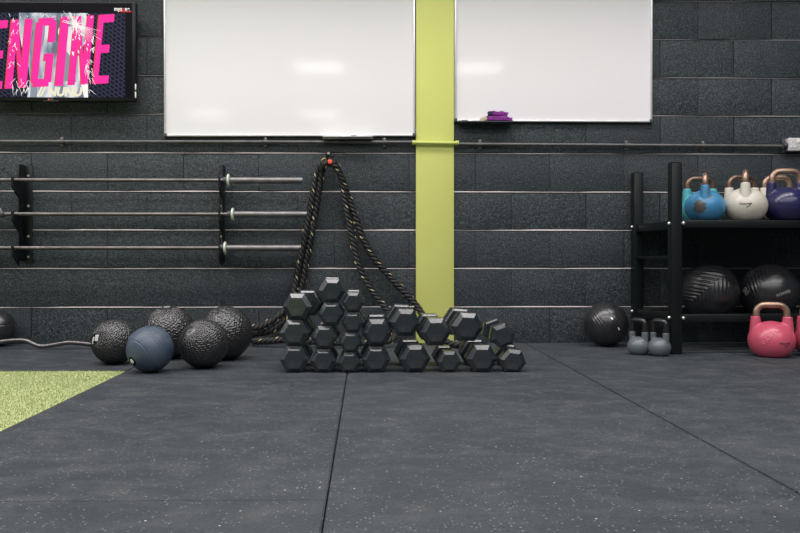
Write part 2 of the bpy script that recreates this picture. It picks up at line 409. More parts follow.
wb2 = whiteboard(454.5, 652.5, 121.2, 1.02, 'white framed whiteboard right of the green column', (458, 512, DKPL), .002)
mb.bm.free()
# two marker pens: one on each tray
def marker(p, ln, m, capm, lab):
    t = thing('marker_pen', lab, 'marker pen', p)
    mb = MB(); mb.cyl((0, 0, .006), (ln*.62, 0, .006), .006, seg=16, bev=.001); mb.build('barrel', m, t)
    mb = MB(); mb.cyl((ln*.62, 0, .006), (ln, 0, .006), .0068, seg=16, bev=.001); mb.build('cap', capm, t)
p = P(461.5, 119.5, CD-.05); marker((p.x, p.y, P(461, 121.2, CD-.022).z-.009), .06, BLACKP, SOCKW, 'small marker pen at left end of right whiteboard tray')
p = P(341, 134, CD-.05); marker((p.x, p.y, P(341, 136.2, CD-.022).z-.0095), .09, SOCKW, DKPL, 'pale marker pen on the tray under the left whiteboard')
# purple cloth, folded twice, and a beige sponge
def cloth(name, x0, x1, y0, y1, z0, z1, m, lab, cat, seed, rot=0):
    t = bmesh.new(); bmesh.ops.create_cube(t, size=1)
    bmesh.ops.bevel(t, geom=t.edges[:], offset=.22, segments=3, affect='EDGES')
    bmesh.ops.subdivide_edges(t, edges=t.edges[:], cuts=3, use_grid_fill=True)
    r = random.Random(seed); ph = [r.random()*6 for _ in range(4)]
    for v in t.verts:
        q = v.co
        k = .10*math.sin(9*q.x+ph[0]+3*q.y)+.06*math.sin(17*q.x+ph[1])
        v.co = Vector((q.x*(x1-x0)*(1+.04*math.sin(8*q.z+ph[2])), q.y*(y1-y0), (q.z*(1+.0)+k*(.5+q.z)*.8)*(z1-z0)))
        v.co.z += v.co.x*rot
    mb = MB(); mb.add(t); o = mb.build(name, m, ang=80, loc=((x0+x1)/2, (y0+y1)/2, (z0+z1)/2)); return o
zt = P(490, 121.2, CD-.022).z-.0085
pa = P(487, 119, CD-.05); pb = P(512.5, 119, CD-.05)
c1 = cloth('cleaning_cloth', pa.x, pb.x, -.068, -.026, zt, zt+.036, PURP, '', '', 1, -.04); tag(c1, 'purple cloth, lower of the folded pair on the whiteboard tray', 'cloth', 'folded purple cloths')
pa = P(488, 112, CD-.05); pb = P(508, 112, CD-.05)
c2_ = cloth('cleaning_cloth', pa.x, pb.x, -.062, -.027, zt+.034, zt+.062, PURP, '', '', 2, -.03); tag(c2_, 'purple cloth, upper of the folded pair above the whiteboard tray', 'cloth', 'folded purple cloths')
mbn = MB(); mbn.box((-.057, -.018, -.012), (-.03, .018, .0125), .003); o = mbn.build('folded_band', NAVYC, c2_); o['label'] = 'navy fold'
pa = P(480, 119, CD-.05); pb = P(488, 119, CD-.05)
s1 = cloth('eraser_sponge', pa.x, pb.x, -.06, -.03, zt, zt+.03, BEIGE, '', '', 3, .2); tag(s1, 'crumpled beige sponge beside the purple cloths', 'sponge')

# ------------------------------------------------------------------ conduit
def conduit(px0, py0, px1, py1, lab, m, saddles=(), d=.019, r=.0095):
    a = P(px0, py0, CD-d); b = P(px1, py1, CD-d)
    t = thing('conduit_pipe', lab, 'pipe', a); dv = b-a
    mb = MB(); mb.cyl((0, 0, 0), dv, r, seg=20); mb.build('pipe', m, t)
    for s in saddles:
        f = (s-px0)/(px1-px0); c_ = dv*f
        mb = MB(); mb.cyl(c_-Vector((.012, 0, 0)), c_+Vector((.012, 0, 0)), r+.003, seg=20); mb.box(c_+Vector((-.01, .006, -.028)), c_+Vector((.01, d-.001, .028)), .002)
        mb.build('saddle_clip', m, t)
        mb = MB(); mb.cyl(c_+Vector((0, .001, .021)), c_+Vector((0, .009, .021)), .004, seg=10); mb.build('screw', BOLT, t)
    return t
conduit(-120, 141.2, 415, 142.2, 'dark painted conduit pipe running under the left whiteboard', CONDUIT, (60, 264, 384))
conduit(456, 144, 785, 146.2, 'dark painted conduit pipe running right from the column', CONDUIT, (480, 626, 703))
g = conduit(414, 142.6, 457, 143.2, 'short lime green conduit crossing the green column', GREENPIPE, (), .030, .0105)
mb = MB()
for s in (0, 1):
    x = s*(P(457, 143, CD-.03).x-P(414, 143, CD-.03).x)
    mb = MB(); mb.cyl((x-.01, 0, -.001*s), (x+.01, 0, -.001*s), .0135, seg=20); mb.build('coupling', GREENPIPE, g)
# socket
a = P(788.5, 151, CD-.045)
t = thing('wall_socket', 'pale grey double wall socket at the end of the conduit', 'socket', (a.x, 0, a.z))
mb = MB(); mb.box((0, -.045, 0), (.150, -.032, .078), .006, seg=3); mb.build('face_plate', SOCK, t)
mb = MB(); mb.box((.003, -.032, .003), (.147, .004, .075), .002); mb.build('back_box', SOCK, t)
mb = MB(); mb.cyl((-.022, -.026, .034), (.002, -.026, .034), .017, seg=20); mb.cyl((-.026, -.026, .034), (-.021, -.026, .034), .022, seg=6)
mb.box((-.022, -.02, -.006), (-.006, 0, .074), .002); mb.build('conduit_coupler', DKPL, t)
mb = MB()
for k in range(24):
    pass
mb.tube([(.024+.009*math.cos(q/12*math.pi), -.0462, .048+.012*math.sin(q/12*math.pi)) for q in range(25)], .0016, 8); mb.build('pin_surround', SOCKW, t)
for x in (.010, .030):
    mb = MB(); mb.box((x, -.0475, .020), (x+.015, -.044, .032), .001); mb.build('pin_slot', SOCKW, t)
mb = MB(); mb.box((.05, -.048, .048), (.068, -.044, .068), .001); mb.build('rocker_switch', SOCKW, t)
mb = MB(); mb.box((.10, -.048, .048), (.118, -.044, .068), .001); mb.build('rocker_switch', SOCKW, t)

# ------------------------------------------------------------------ television
TVZ = CD-.10
a = P(-34, 100.6, TVZ); b = P(135.6, 2, TVZ); wd = b.x-a.x; ht = b.z-a.z
tv = thing('television', 'wall mounted television showing pink ENGINE lettering', 'television', (a.x, 0, a.z))
SX = wd/169.6                                   # metres per photo pixel on the screen
def tx(px): return (px+34)*SX
def tz(py): return (100.6-py)*SX
mb = MB(); mb.box((0, -.10, 0), (wd, -.055, ht), .006); mb.box((.12, -.06, .06), (wd-.12, -.028, ht-.08), .01); mb.build('casing', BLKPL, tv)
mb = MB(); mb.box((.3, -.03, .12), (.66, 0, .42), .004); mb.build('wall_mount', DKPL, tv)
mb = MB(); mb.box((tx(43), -.102, -.008), (tx(59), -.075, .004), .004); mb.build('sensor_tab', BLKPL, tv)
mb = MB(); mb.cyl((tx(48.8), -.1035, tz(99.1)), (tx(48.8), -.099, tz(99.1)), .0045, seg=16); o = mb.build('maker_mark', RED, tv); o['label'] = 'small red round mark'
text('maker_lettering', 'LG', .011, GREYW, tv, (tx(51.8), -.1012, tz(99.1)), (R_(90), 0, 0), bold=.0003)
for z in (86, 94):
    mb = MB(); mb.box((wd-.004, -.10, tz(z+3)), (wd+.0012, -.085, tz(z-3)), .001); mb.build('edge_label', SOCKW, tv)
E_ = 1.0
SCR = emis('screen_dark', (.001, .001, .004), 1); SNAVY = emis('screen_navy', (.014, .016, .05), .42)
# navy background with a woven diagonal pattern shown on the screen
vb = N(SNAVY, 'ShaderNodeTexBrick'); tc = N(SNAVY, 'ShaderNodeTexCoord'); mp = N(SNAVY, 'ShaderNodeMapping'); sv = N(SNAVY, 'ShaderNodeSeparateXYZ'); cv = N(SNAVY, 'ShaderNodeCombineXYZ')
L(SNAVY, tc.outputs['Object'], sv.inputs[0]); L(SNAVY, sv.outputs[0], cv.inputs[0]); L(SNAVY, sv.outputs[2], cv.inputs[1]); L(SNAVY, cv.outputs[0], mp.inputs[0])
mp.inputs['Rotation'].default_value = (0, 0, R_(38)); L(SNAVY, mp.outputs[0], vb.inputs[0])
vb.inputs['Scale'].default_value = 14; vb.inputs['Color1'].default_value = (.008, .010, .03, 1); vb.inputs['Color2'].default_value = (.014, .017, .045, 1)
vb.inputs['Mortar'].default_value = (.07, .08, .15, 1); vb.inputs['Mortar Size'].default_value = .05; vb.inputs['Brick Width'].default_value = .4; vb.inputs['Row Height'].default_value = .28
L(SNAVY, vb.outputs[0], bsdf(SNAVY).inputs['Emission Color'])
SPINK = emis('screen_pink', (1.0, .032, .36), 1.0); SSIL = emis('screen_silver', (.6, .65, .72), .9); SWH = emis('screen_white', (1, .97, .9), 1.0)
SDG = emis('screen_shade', (.16, .20, .27), .8); SMG = emis('screen_mid_grey', (.33, .38, .46), .8)
SCRM = emis('screen_cream', (.95, .88, .68), .95); SRED = emis('screen_red', (.8, .06, .05), 1)
nz = noise(SSIL, 9, 3, .5, mapscale=(1.6, 1, .6)); rz_ = ramp(SSIL, nz.outputs[0], [(.35, (.16, .20, .27)), (.5, (.5, .55, .62)), (.62, (.92, .94, .96))]); L(SSIL, rz_.outputs[0], bsdf(SSIL).inputs['Emission Color'])
scr = MB(); scr.box((.012, -.1005, tz(97.3)), (tx(132.2), -.099, ht-.008)); sc = scr.build('screen', SCR, tv)
def flat(name, pts, m, y, par=None, lab=None):
    mb = MB(); mb.poly([(tx(x), tz(z)) for x, z in pts], y, y+.0004); o = mb.build(name, m, par or sc, smooth=False)
    if lab: o['label'] = lab
    return o
flat('picture_background', [(-30, 97), (-30, 11.8), (125.2, 11.8), (125.2, 97)], SNAVY, -.1010)
def ell(cx, cy, rx, ry, n=28, a0=0, a1=360): return [(cx+rx*math.cos(R_(a0+(a1-a0)*k/n)), cy+ry*math.sin(R_(a0+(a1-a0)*k/n))) for k in range(n)]
flat('silver_figure', [(27, 97), (30, 80), (28, 62), (22, 48), (19, 30), (19, 12), (86, 12), (88, 30), (84, 44), (77, 54), (83, 66), (87, 80), (88, 97)], SSIL, -.1014)
flat('figure_shade', [(30, 97), (32, 72), (31, 40), (38, 20), (46, 14), (44, 40), (38, 60), (37, 97)], SMG, -.1016)
flat('figure_shade', ell(60, 32, 7, 10), SDG, -.1017); flat('figure_highlight', ell(62, 31, 4, 6), SWH, -.1018)
flat('figure_shade', [(46, 20), (80, 17), (80, 25), (50, 27)], SDG, -.1017)
flat('figure_highlight', [(78, 54), (83, 62), (88, 80), (88, 97), (84, 97), (79, 75)], SWH, -.1017)
flat('figure_shade', [(60, 60), (66, 50), (74, 60), (76, 82), (60, 80)], SMG, -.1016)
SK = [(1, 0), (1, 0)]
def letter(ch, x0, x1, name='pink_letter'):
    w_ = x1-x0; st = min(7.6, w_*.33)
    def top(x): return 19.6-(x-5)*.062
    def bot(x): return 88.6-(x-5)*.058
    def q(x, v):   # v 0 top..1 bottom, italic slant
        xx = x+(1-v)*6.4-3.2; return (xx, top(xx)*(1-v)+bot(xx)*v)
    V_ = []
    def bar(x, v, X, W): V_.append([q(x, v), q(X, v), q(X, W), q(x, W)])
    if ch == 'E':
        bar(x0, 0, x0+st, 1); bar(x0+st, 0, x1, .115); bar(x0+st, .44, x1-2, .555); bar(x0+st, .885, x1, 1)
    if ch == 'N':
        bar(x0, 0, x0+st, 1); bar(x1-st, 0, x1, 1); V_.append([q(x0+st*.5, 0), q(x0+st, .0), q(x1-st*.5, 1), q(x1-st, 1)])
    if ch == 'G':
        bar(x0, .06, x0+st, .94); bar(x0+2.5, 0, x1-2.5, .06); bar(x0+2.5, .94, x1-2.5, 1)
        bar(x0+st, .06, x1-st, .115); bar(x0+st, .885, x1-st, .94); bar(x1-st, .06, x1, .36); bar(x1-st, .52, x1, .94); bar(x1-st-2.5, .52, x1-st, .63)
    if ch == 'I': bar(x0, 0, x1, 1)
    for y, m, dx, nm in ((-.1022, SRED, -1.1, 'letter_shadow'), (-.1027, SPINK, 0, name)):
        mb = MB()
        for pl in V_: mb.poly([(tx(x+dx), tz(z)) for x, z in pl], y, y+.0004)
        mb.build(nm, m, sc, smooth=False)
for ch, x0, x1 in (('E', -16, 5), ('N', 8.5, 29.5), ('G', 34, 54), ('I', 58.3, 66.3), ('N', 71.5, 91), ('E', 96, 111.5)): letter(ch, x0, x1)
# sparks: a burst of thin cream streaks and small scattered ones
mb = MB(); r = random.Random(4)
def streak(x, y, a, ln, w_):
    dx, dy = math.cos(a), math.sin(a); nx, ny = -dy*w_, dx*w_
    mb.poly([(tx(x+nx), tz(y+ny)), (tx(x-nx), tz(y-ny)), (tx(x+dx*ln-nx*.3), tz(y+dy*ln-ny*.3)), (tx(x+dx*ln+nx*.3), tz(y+dy*ln+ny*.3))], -.1031, -.1029)
for k in range(46): streak(75+r.uniform(-2, 2), 24+r.uniform(-2, 2), r.uniform(-3.1, 2.2), r.uniform(4, 13)*(1.6 if -.3 < r.random()*3 < .9 else 1), r.uniform(.25, .6))
for k in range(9): streak(78, 24, R_(15+k*6), r.uniform(17, 28), .3)
for k in range(26): streak(r.uniform(72, 94), r.uniform(32, 52), r.uniform(.9, 1.6), r.uniform(1.5, 4), r.uniform(.4, .9))
for k in range(22): streak(r.uniform(12, 30), r.uniform(78, 92), r.uniform(1.2, 2.4), r.uniform(4, 8), .3)
for k in range(26): streak(r.uniform(86, 92), r.uniform(58, 90), r.uniform(.6, 2.0), r.uniform(3, 8), .3)
for k in range(26): streak(r.uniform(9, 19), r.uniform(13, 70), r.uniform(.6, 2.6), r.uniform(2, 5), .3)
for k in range(30): streak(r.uniform(20, 94), 12+r.uniform(0, 4), r.uniform(-.2, 3), r.uniform(1, 3), .4)
mb.bm.faces.ensure_lookup_table()
o = mb.build('spark_streaks', SWH, sc, smooth=False); o['kind'] = 'stuff'
text('screen_lettering', '// NUNU', .066, SCRM, sc, (tx(59.5), -.1033, tz(91.8)), (R_(90), 0, 0),   .0001, .0038, .98, shear=.18)
text('screen_logo', 'myz', .030, SWH, sc, (tx(118.2), -.1012, tz(7.6)), (R_(90), 0, 0), .0001, .001, .95)
text('screen_logo', 'o', .030, SRED, sc, (tx(122.7), -.1012, tz(7.6)), (R_(90), 0, 0), .0001, .001, .95)
text('screen_logo', 'ne', .030, SWH, sc, (tx(127.2), -.1012, tz(7.6)), (R_(90), 0, 0), .0001, .001, .95)
mb = MB(); mb.box((tx(118), -.1012, tz(10.6)), (tx(131.5), -.1008, tz(9.7))); mb.build('screen_logo_underline', SRED, sc)

# ------------------------------------------------------------------ barbell brackets and barbells
BY = .125                                       # barbells ride this far from the wall
def bracket(xw, zt, side, lab):
    t = thing('barbell_bracket', lab, 'bracket', (xw, 0, 0), 0, 'wall brackets holding the barbells')
    zb = zt-.565
    mb = MB(); fl = (0, .046) if side > 0 else (-.030, 0); mb.box((fl[0], -.006, zb), (fl[1], -.001, zt), .001); mb.build('wall_flange', RACKM, t)
    pts = [(-.002, zb), (-.055, zb)]
    mb = MB(); mb.box((-.003, -.085, zb+.01), (.003, -.002, zt), .001); mb.build('side_plate', RACKM, t)
    for k in range(3):
        z = BZ[k]
        mb = MB(); mb.polyx([(-.08, z-.10), (-.08, z-.013), (-.155, z-.013), (-.155, z+.012), (-.172, z+.012), (-.172, z-.04)], -.006, .004)
        mb.polyx([(-.080, z-.02), (-.080, z+.05), (-.092, z+.05), (-.104, z-.013)], -.006, .004)
        mb.build('cradle', RACKM, t)
    for z in (zt-.06, zt-.235, zt-.41, zt-.53):
        mb = MB(); x = (fl[0]+fl[1])/2; mb.cyl((x, -.012, z), (x, -.004, z), .008, seg=6, bev=.001); mb.build('bolt', BOLT, t)
Zb = CD-BY
BZ = [P(150, y, Zb).z for y in (180.2, 214.2, 248)]
xb1 = P(23.5, 200, CD-.02).x; xb2 = P(224, 200, CD-.02).x
zt = P(24, 165, CD-.03).z
bracket(xb1, zt, 1, 'black steel bracket under the television, left of the two'); bracket(xb2, zt, -1, 'black steel bracket near the barbell ends beside the rope')
def barbell(k, pxc, pxe, lab):
    xc = P(pxc, 200, Zb).x; xe = P(pxe, 200, Zb).x; sl = xe-xc; sh = 1.315
    t = thing('barbell', lab, 'barbell', (xc-sh/2, -BY, BZ[k]), 0, 'barbells on the wall rack')
    mb = MB(); mb.cyl((-sh/2, 0, 0), (sh/2, 0, 0), .0115, seg=20); mb.build('shaft', STEEL, t)
    for s in (-1, 1):
        mb = MB(); mb.cyl((s*(sh/2+.004), 0, 0), (s*(sh/2+sl), 0, 0), .0185, seg=28, bev=.002); mb.build('sleeve', SLEEVE, t)
        mb = MB(); mb.lathe([(0, -.007), (.030, -.007), (.036, -.004), (.036, .004), (.030, .007), (0, .007)], 32, 'X'); mb.build('collar', RINGM, t, loc=(s*sh/2, 0, 0))
        mb = MB(); mb.cyl((s*(sh/2-.03), 0, 0), (s*(sh/2-.006), 0, 0), .020, seg=24, bev=.002); mb.build('bushing', DKPL, t)
barbell(0, 228.5, 302.5, 'steel barbell, top one on the wall rack')
barbell(1, 232.8, 307, 'steel barbell, middle one on the wall rack')
barbell(2, 225.2, 300, 'steel barbell, bottom one on the wall rack')

# ------------------------------------------------------------------ battle rope on its hook
hk = P(328.5, 160, CD)
t = thing('rope_hook', 'black steel wall hook carrying the battle rope', 'hook', (hk.x, 0, hk.z))
mb = MB(); mb.box((-.018, -.006, -.03), (.018, 0, .05), .002); mb.build('back_plate', RACKM, t)
mb = MB(); mb.tube(catmull([(0, -.004, -.012), (0, -.07, -.016), (0, -.105, -.008), (0, -.115, .02)], .006), .0065, 12); mb.build('hook_arm', RACKM, t)
mb = MB(); mb.cyl((0, -.013, .037), (0, -.004, .037), .0085, seg=6, bev=.001); mb.build('bolt', BOLT, t)
RT = .019
def rope_geo(path, phase, Vs, Fs, Vt, Ft):
    fr = frames(catmull(path, .005)); s = 0; n = len(fr); S = [0]
    for i in range(1, n): S.append(S[-1]+(fr[i][0]-fr[i-1][0]).length)
    pitch = .085
    for j in range(3):
        ctr = []; orr = []
        for i, (p, t_, a_, b_) in enumerate(fr):
            an = phase-2*math.pi*S[i]/pitch+j*2*math.pi/3
            ctr.append(p+(a_*math.cos(an)+b_*math.sin(an))*.0098); orr.append(a_*math.cos(an)+b_*math.sin(an))
        v, f = tube_mesh(ctr, .0103, 10); o_ = len(Vs); Vs += v; Fs += [tuple(q+o_ for q in g_) for g_ in f]
        if j == 0:                                # tracer yarn surfaces now and then on one strand
            i = 0; run = 0
            while i < n-6:
                m_ = 5
                seg = []
                for k in range(i, i+m_):
                    sid = fr[k][1].cross(orr[k]); ph = (k-i)/(m_-1)*1.6-.8
                    seg.append(ctr[k]+(orr[k]*math.cos(ph)+sid*math.sin(ph))*.0098)
                v, f = tube_mesh(seg, [.0012, .0024, .0028, .0024, .0012], 6); o_ = len(Vt); Vt += v; Ft += [tuple(q+o_ for q in g_) for g_ in f]
                i += 9
def rope_part(path, phase, t):
    pass
Zr = CD-.075
def RP(lst): return [P(x, y, CD-d) for x, y, d in lst]
pathA = RP([(253, 341.5, .16), (268, 341, .2), (283, 340, .2), (300, 341, .22), (322, 342, .24), (345, 343, .26), (362, 343, .28), (378, 342, .27), (392, 339, .22), (396, 328, .16), (390, 314, .11), (379, 300, .08), (367, 283, .07), (358, 262, .065), (352, 236, .06), (347, 212, .06), (343.5, 190, .06), (339, 171, .065), (333, 162.5, .07), (328, 161, .075), (321, 164, .07), (316, 176, .06), (312.8, 195, .06), (309, 218, .055), (303.5, 245, .055), (298.5, 268, .055), (295, 288, .06), (290, 304, .07), (277, 317, .10), (262, 326, .13), (247, 329, .16), (232, 336, .18), (222, 342, .17)])
pathB = RP([(248, 335, .10), (262, 333, .10), (276, 327.5, .09), (288, 316, .07), (296.5, 300, .06), (302.5, 283, .045), (306, 262, .04), (311, 238, .045), (315.5, 212, .045), (319, 190, .05), (321.5, 173, .06), (325, 164.5, .10), (330.5, 163, .105), (336, 167, .10), (341.5, 178, .08), (348, 196, .045), (355.5, 217, .045), (363, 238, .045), (375, 259, .05), (390, 277, .05), (405, 293, .06), (416, 305, .07), (426, 320, .12), (437, 335, .2), (450, 343.5, .26), (463, 345, .28), (476, 345, .26)])
def fixz(pl): return [Vector((p.x, p.y, max(p.z, RT+.001))) for p in pl]
pathA, pathB = fixz(pathA), fixz(pathB)
Vs, Fs, Vt, Ft = [], [], [], []
rope_geo(pathA, 0, Vs, Fs, Vt, Ft); rope_geo(pathB, 1.7, Vs, Fs, Vt, Ft)
rp = thing('battle_rope', 'thick black battle rope with yellow flecks hung over a hook', 'rope', (hk.x, -.07, 0))
o = me('twisted_strands', Vs, Fs, ROPE, rp, True); o.matrix_parent_inverse = Matrix.Translation((-hk.x, .07, 0))
o = me('tracer_yarn', Vt, Ft, YEL, rp, True); o.matrix_parent_inverse = Matrix.Translation((-hk.x, .07, 0)); o['label'] = 'yellow tracer yarn'; o['kind'] = 'stuff'
mb = MB(); c_ = P(330, 161.5, CD-.125); mb.box(c_-Vector((.012, .006, .013)), c_+Vector((.012, .012, .011)), .004); o = mb.build('tape_tag', RED, rp); o.matrix_parent_inverse = Matrix.Translation((-hk.x, .07, 0)); o['label'] = 'orange-red tape'

# ------------------------------------------------------------------ hex dumbbells
def hexring(Rr, y, roll): return [(Rr*math.cos(R_(60*k)+roll), y, Rr*math.sin(R_(60*k)+roll)) for k in range(6)]
def head_mesh(Rr, hl, roll, flip, m, par, y0, zc):
    prof = [(.0, 0), (.665, 0), (.68, .002), (.985, .250*Rr), (1.0, .285*Rr), (1.0, hl-.12*Rr), (.985, hl-.09*Rr), (.86, hl), (0, hl)]
    V_ = []; F_ = []
    for f, y in prof[1:-1]:
        V_ += hexring(Rr*f, (hl-y) if flip else y, roll)
    n = len(prof)-2
    for i in range(n-1):
        for k in range(6): F_.append((i*6+k, i*6+(k+1) % 6, (i+1)*6+(k+1) % 6, (i+1)*6+k))
    F_.append(tuple(range(6))); F_.append(tuple((n-1)*6+k for k in range(6)))
    bm = bmesh.new(); vs = [bm.verts.new(v) for v in V_]
    for f in F_: bm.faces.new([vs[i] for i in f])
    bmesh.ops.recalc_face_normals(bm, faces=bm.faces)
    # moulded line across the end face
    ye = hl if flip else 0; s = 1 if flip else -1
    mb_ = MB(); mb_.add(bm)
    rot = Matrix.Rotation(-roll, 3, 'Y')
    mb_.box((-.62*Rr, ye-.0008, -.0012), (.62*Rr, ye+.0008, .0012), 0, rot)
    return mb_.build('head', m, par, ang=25, loc=(0, y0, zc))
def dumbbell(px, py, R0, lab, roll=0, yaw=0, pitch=0, Zf=3.58, dz=0):
    a_ = R0*math.cos(R_(30)); hl = 1.45*R0; hn = .128
    c_ = P(px, py, Zf)
    t = thing('hex_dumbbell', lab, 'dumbbell', (c_.x, c_.y, c_.z-a_+dz), yaw, 'black hex dumbbells in the pile'); t.rotation_euler = (pitch, 0, yaw)
    head_mesh(R0, hl, roll, False, RUBBER, t, 0, a_)
    head_mesh(R0, hl, roll, True, RUBBER, t, hl+hn, a_)
    mb_ = MB(); t_ = bmesh.new()
    prof = [(.014, hl-.004), (.0145, hl+.01), (.0165, hl+.03), (.018, hl+hn/2), (.0165, hl+hn-.03), (.0145, hl+hn-.01), (.014, hl+hn+.004)]
    mb_.lathe([(r_, y_) for r_, y_ in prof], 20); o_ = mb_.build('handle', SLEEVE, t, loc=(0, 0, a_)); o_.rotation_euler = (R_(-90), 0, 0)
    return t
def yfl(a): return None
S_ = F/3.58
FLY = 256+CZ*S_
def rowy(n, R0): return FLY-(2*n+1)*R0*.866*S_
A1, A2, A3 = .0665, .059, .0506
for px, py, R0, lab, roll, yaw, pitch in (
    (294, rowy(0, A1), A1, 'hex dumbbell on the floor at the far left end of the pile', 0, 0, 0),
    (294, rowy(1, A1), A1, 'hex dumbbell in the middle of the leftmost stack of three', 0, R_(-2), 0),
    (296.5, rowy(2, A1), A1, 'hex dumbbell topping the leftmost stack, turned slightly right', 0, R_(-8), R_(.8)),
    (323, rowy(0, A2), A2, 'hex dumbbell at the bottom of the tallest stack, second from left', 0, 0, 0),
    (324, rowy(1, A2), A2, 'hex dumbbell second from the floor in the tallest stack', 0, R_(-1.5), 0),
    (331, rowy(2, A2), A2, 'hex dumbbell directly under the topmost one', 0, R_(1), 0),
    (332, rowy(3, A2), A2, 'hex dumbbell at the very top of the pile', R_(-2), R_(2.5), R_(.6)),
    (349.2, rowy(0, A3), A3, 'small hex dumbbell at the bottom of the narrow third stack', 0, 0, 0),
    (350.3, rowy(1, A3), A3, 'small hex dumbbell second from the floor in the narrow stack', 0, R_(1), 0),
    (352.5, rowy(2, A3), A3, 'small hex dumbbell third from the floor in the narrow stack', 0, R_(-1), 0),
    (353, rowy(3, A3), A3, 'small hex dumbbell topping the narrow third stack', R_(-1), R_(0), R_(.7)),
    (376, rowy(0, .0655), .0655, 'large hex dumbbell on the floor right of the narrow stack', 0, R_(1), 0),
    (377, rowy(1, .0672), .0672, 'large hex dumbbell topping the stack of two by the narrow stack', 0, 0, R_(1.2)),
    (415.5, rowy(0, .0695), .0695, 'large hex dumbbell on the floor in front of the green column', 0, R_(3), 0),
    (405.5, 323, .068, 'large tilted hex dumbbell raised between two others left of the column', R_(-3), R_(2.5), R_(1.5)),
    (449.5, rowy(0, .054), .054, 'smaller hex dumbbell on the floor below the right column edge', 0, R_(1), 0),
    (436.3, 332.3, .069, 'large hex dumbbell lying second row in front of the column', 0, R_(3), R_(.6)),
    (482.5, rowy(0, .0695), .0695, 'large hex dumbbell on the floor, second from the right end', 0, R_(1), 0),
    (468, 327.3, .071, 'large hex dumbbell in the top row at the column right edge', R_(-4), R_(3), R_(.8)),
    (513.5, 361.5, .0595, 'hex dumbbell on the floor at the far right end, slightly rolled', R_(-9), R_(-2), 0),
    (503.5, 336, .057, 'hex dumbbell in the top row at the far right, standing on its edge', R_(20), R_(1), R_(1)),
): dumbbell(px, py, R0, lab, roll, yaw, pitch)

# ------------------------------------------------------------------ slam balls
def ball_mesh(name, Rr, style, nu=320, nv=176):
    V_ = []; F_ = []

    for j in range(nv+1):
        la = math.pi*j/nv
        for i in range(nu):
            lo = 2*math.pi*i/nu; h = 0
            pole = min(la, math.pi-la)
            if style == 'tread':
                k = max(0, min(1, (pole-.24)/.08))
                rows = 27; v = la/math.pi*rows+.32*math.sin(lo*32)+.12*math.sin(lo*11+la*9)
                g = math.cos(2*math.pi*v); g = max(-.3, min(1, g*1.8))
                brk = math.sin(lo*13+math.floor(v+.5)*2.4)
                g = g if brk < .86 else -.3
                h = .0017*g*k
                if abs(la-math.pi/2) < .028: h = -.0012
                elif abs(abs(la-math.pi/2)-.06) < .02: h = .0016*(1 if math.sin(lo*70) > -.2 else -.5)
            elif style == 'smooth':
                for q in (math.pi/2, math.pi/2-.12, math.pi/2+.12, math.pi*.30): h -= .0014*math.exp(-((la-q)/.02)**2)
                h += .0005*math.sin(3*lo)*math.exp(-((la-math.pi/2)/.1)**2)
            elif style == 'panel':
                x = math.cos(lo)*math.sin(la); y = math.sin(lo)*math.sin(la); z = math.cos(la)
                for q in (x*.3+z*.95, y*.8+.6*x-.62): h -= .002*math.exp(-(q/.018)**2)
                u_, v_ = x*.97+y*.25, y*.97-x*.25
                if z > .1:
                    e_ = min((v_+.42)*5, (.62-v_)*5, (u_+.82)*5, (.80-u_)*5, 1)
                    if e_ > 0: h += .0030*e_*max(-.3, math.sin(40*(u_+.85*abs(v_-.08))))
            if pole < .16: h -= .0015*(1-pole/.16)
            d = Rr+h
            V_.append((d*math.sin(la)*math.cos(lo), d*math.sin(la)*math.sin(lo), d*math.cos(la)))
    for j in range(nv):
        for i in range(nu): F_.append((j*nu+i, (j+1)*nu+i, (j+1)*nu+(i+1) % nu, j*nu+(i+1) % nu))
    return V_, F_
def ball(px, py, Rr, Zc, style, m, lab, axis, valve, name='slam_ball', group=None, sq=1, zfloor=0):
    c_ = P(px, py, Zc); z = Rr*sq
    t = thing(name, lab, 'ball', (c_.x, c_.y, zfloor), 0, group)
    V_, F_ = ball_mesh('ball', Rr, style); o_ = me('shell', V_, F_, m, t, True, (0, 0, z))
    q = Vector((0, 0, 1)).rotation_difference(Vector(axis)); o_.rotation_mode = 'QUATERNION'; o_.rotation_quaternion = q; o_.scale = (1, 1, 1)
    if valve:
        for k, (r1, m1, nm) in enumerate(valve):
            mb_ = MB(); e = .0012*(k)
            mb_.lathe([(0, Rr+.0006+e), (r1*.9, Rr*math.cos(math.asin(r1/Rr))+.0012+e), (r1, Rr*math.cos(math.asin(r1/Rr))-.001+e), (r1, Rr-.012)], 24)
            v_ = mb_.build(nm, m1, t, loc=(0, 0, z)); v_.rotation_mode = 'QUATERNION'; v_.rotation_quaternion = q
    return t, c_, z, q
G_ = 'slam balls grouped on the floor'
ball(114.6, 341, .1056, 3.905, 'tread', BALLM, 'textured black slam ball, leftmost of the five, pale oval label', (-.62, -.72, .22), [(.024, MATTE, 'label_patch')], group=G_)
ball(150, 348.5, .1016, 3.625, 'smooth', BALLBLUE, 'smooth dark blue slam ball at the front of the group', (-.62, -.72, -.48), [(.024, MATTE, 'valve_ring'), (.011, CREAMW, 'valve')], group=G_)
ball(169, 332, .130, 4.105, 'tread', BALLM, 'textured black slam ball behind the blue one, valve on top', (-.05, -.15, 1), [(.026, BLACKP, 'valve_ring'), (.018, GREYW, 'valve')], group=G_)
ball(203.5, 343, .111, 3.76, 'tread', BALLM, 'textured black slam ball right of the blue one, valve facing out', (-.42, -.70, .56), [(.004, BLACKP, 'valve_hole')], group=G_)
ball(225.5, 332.5, .131, 4.06, 'tread', BALLM, 'large textured black slam ball nearest the rope, rightmost of the five', (-.80, .1, .60), None, group=G_)
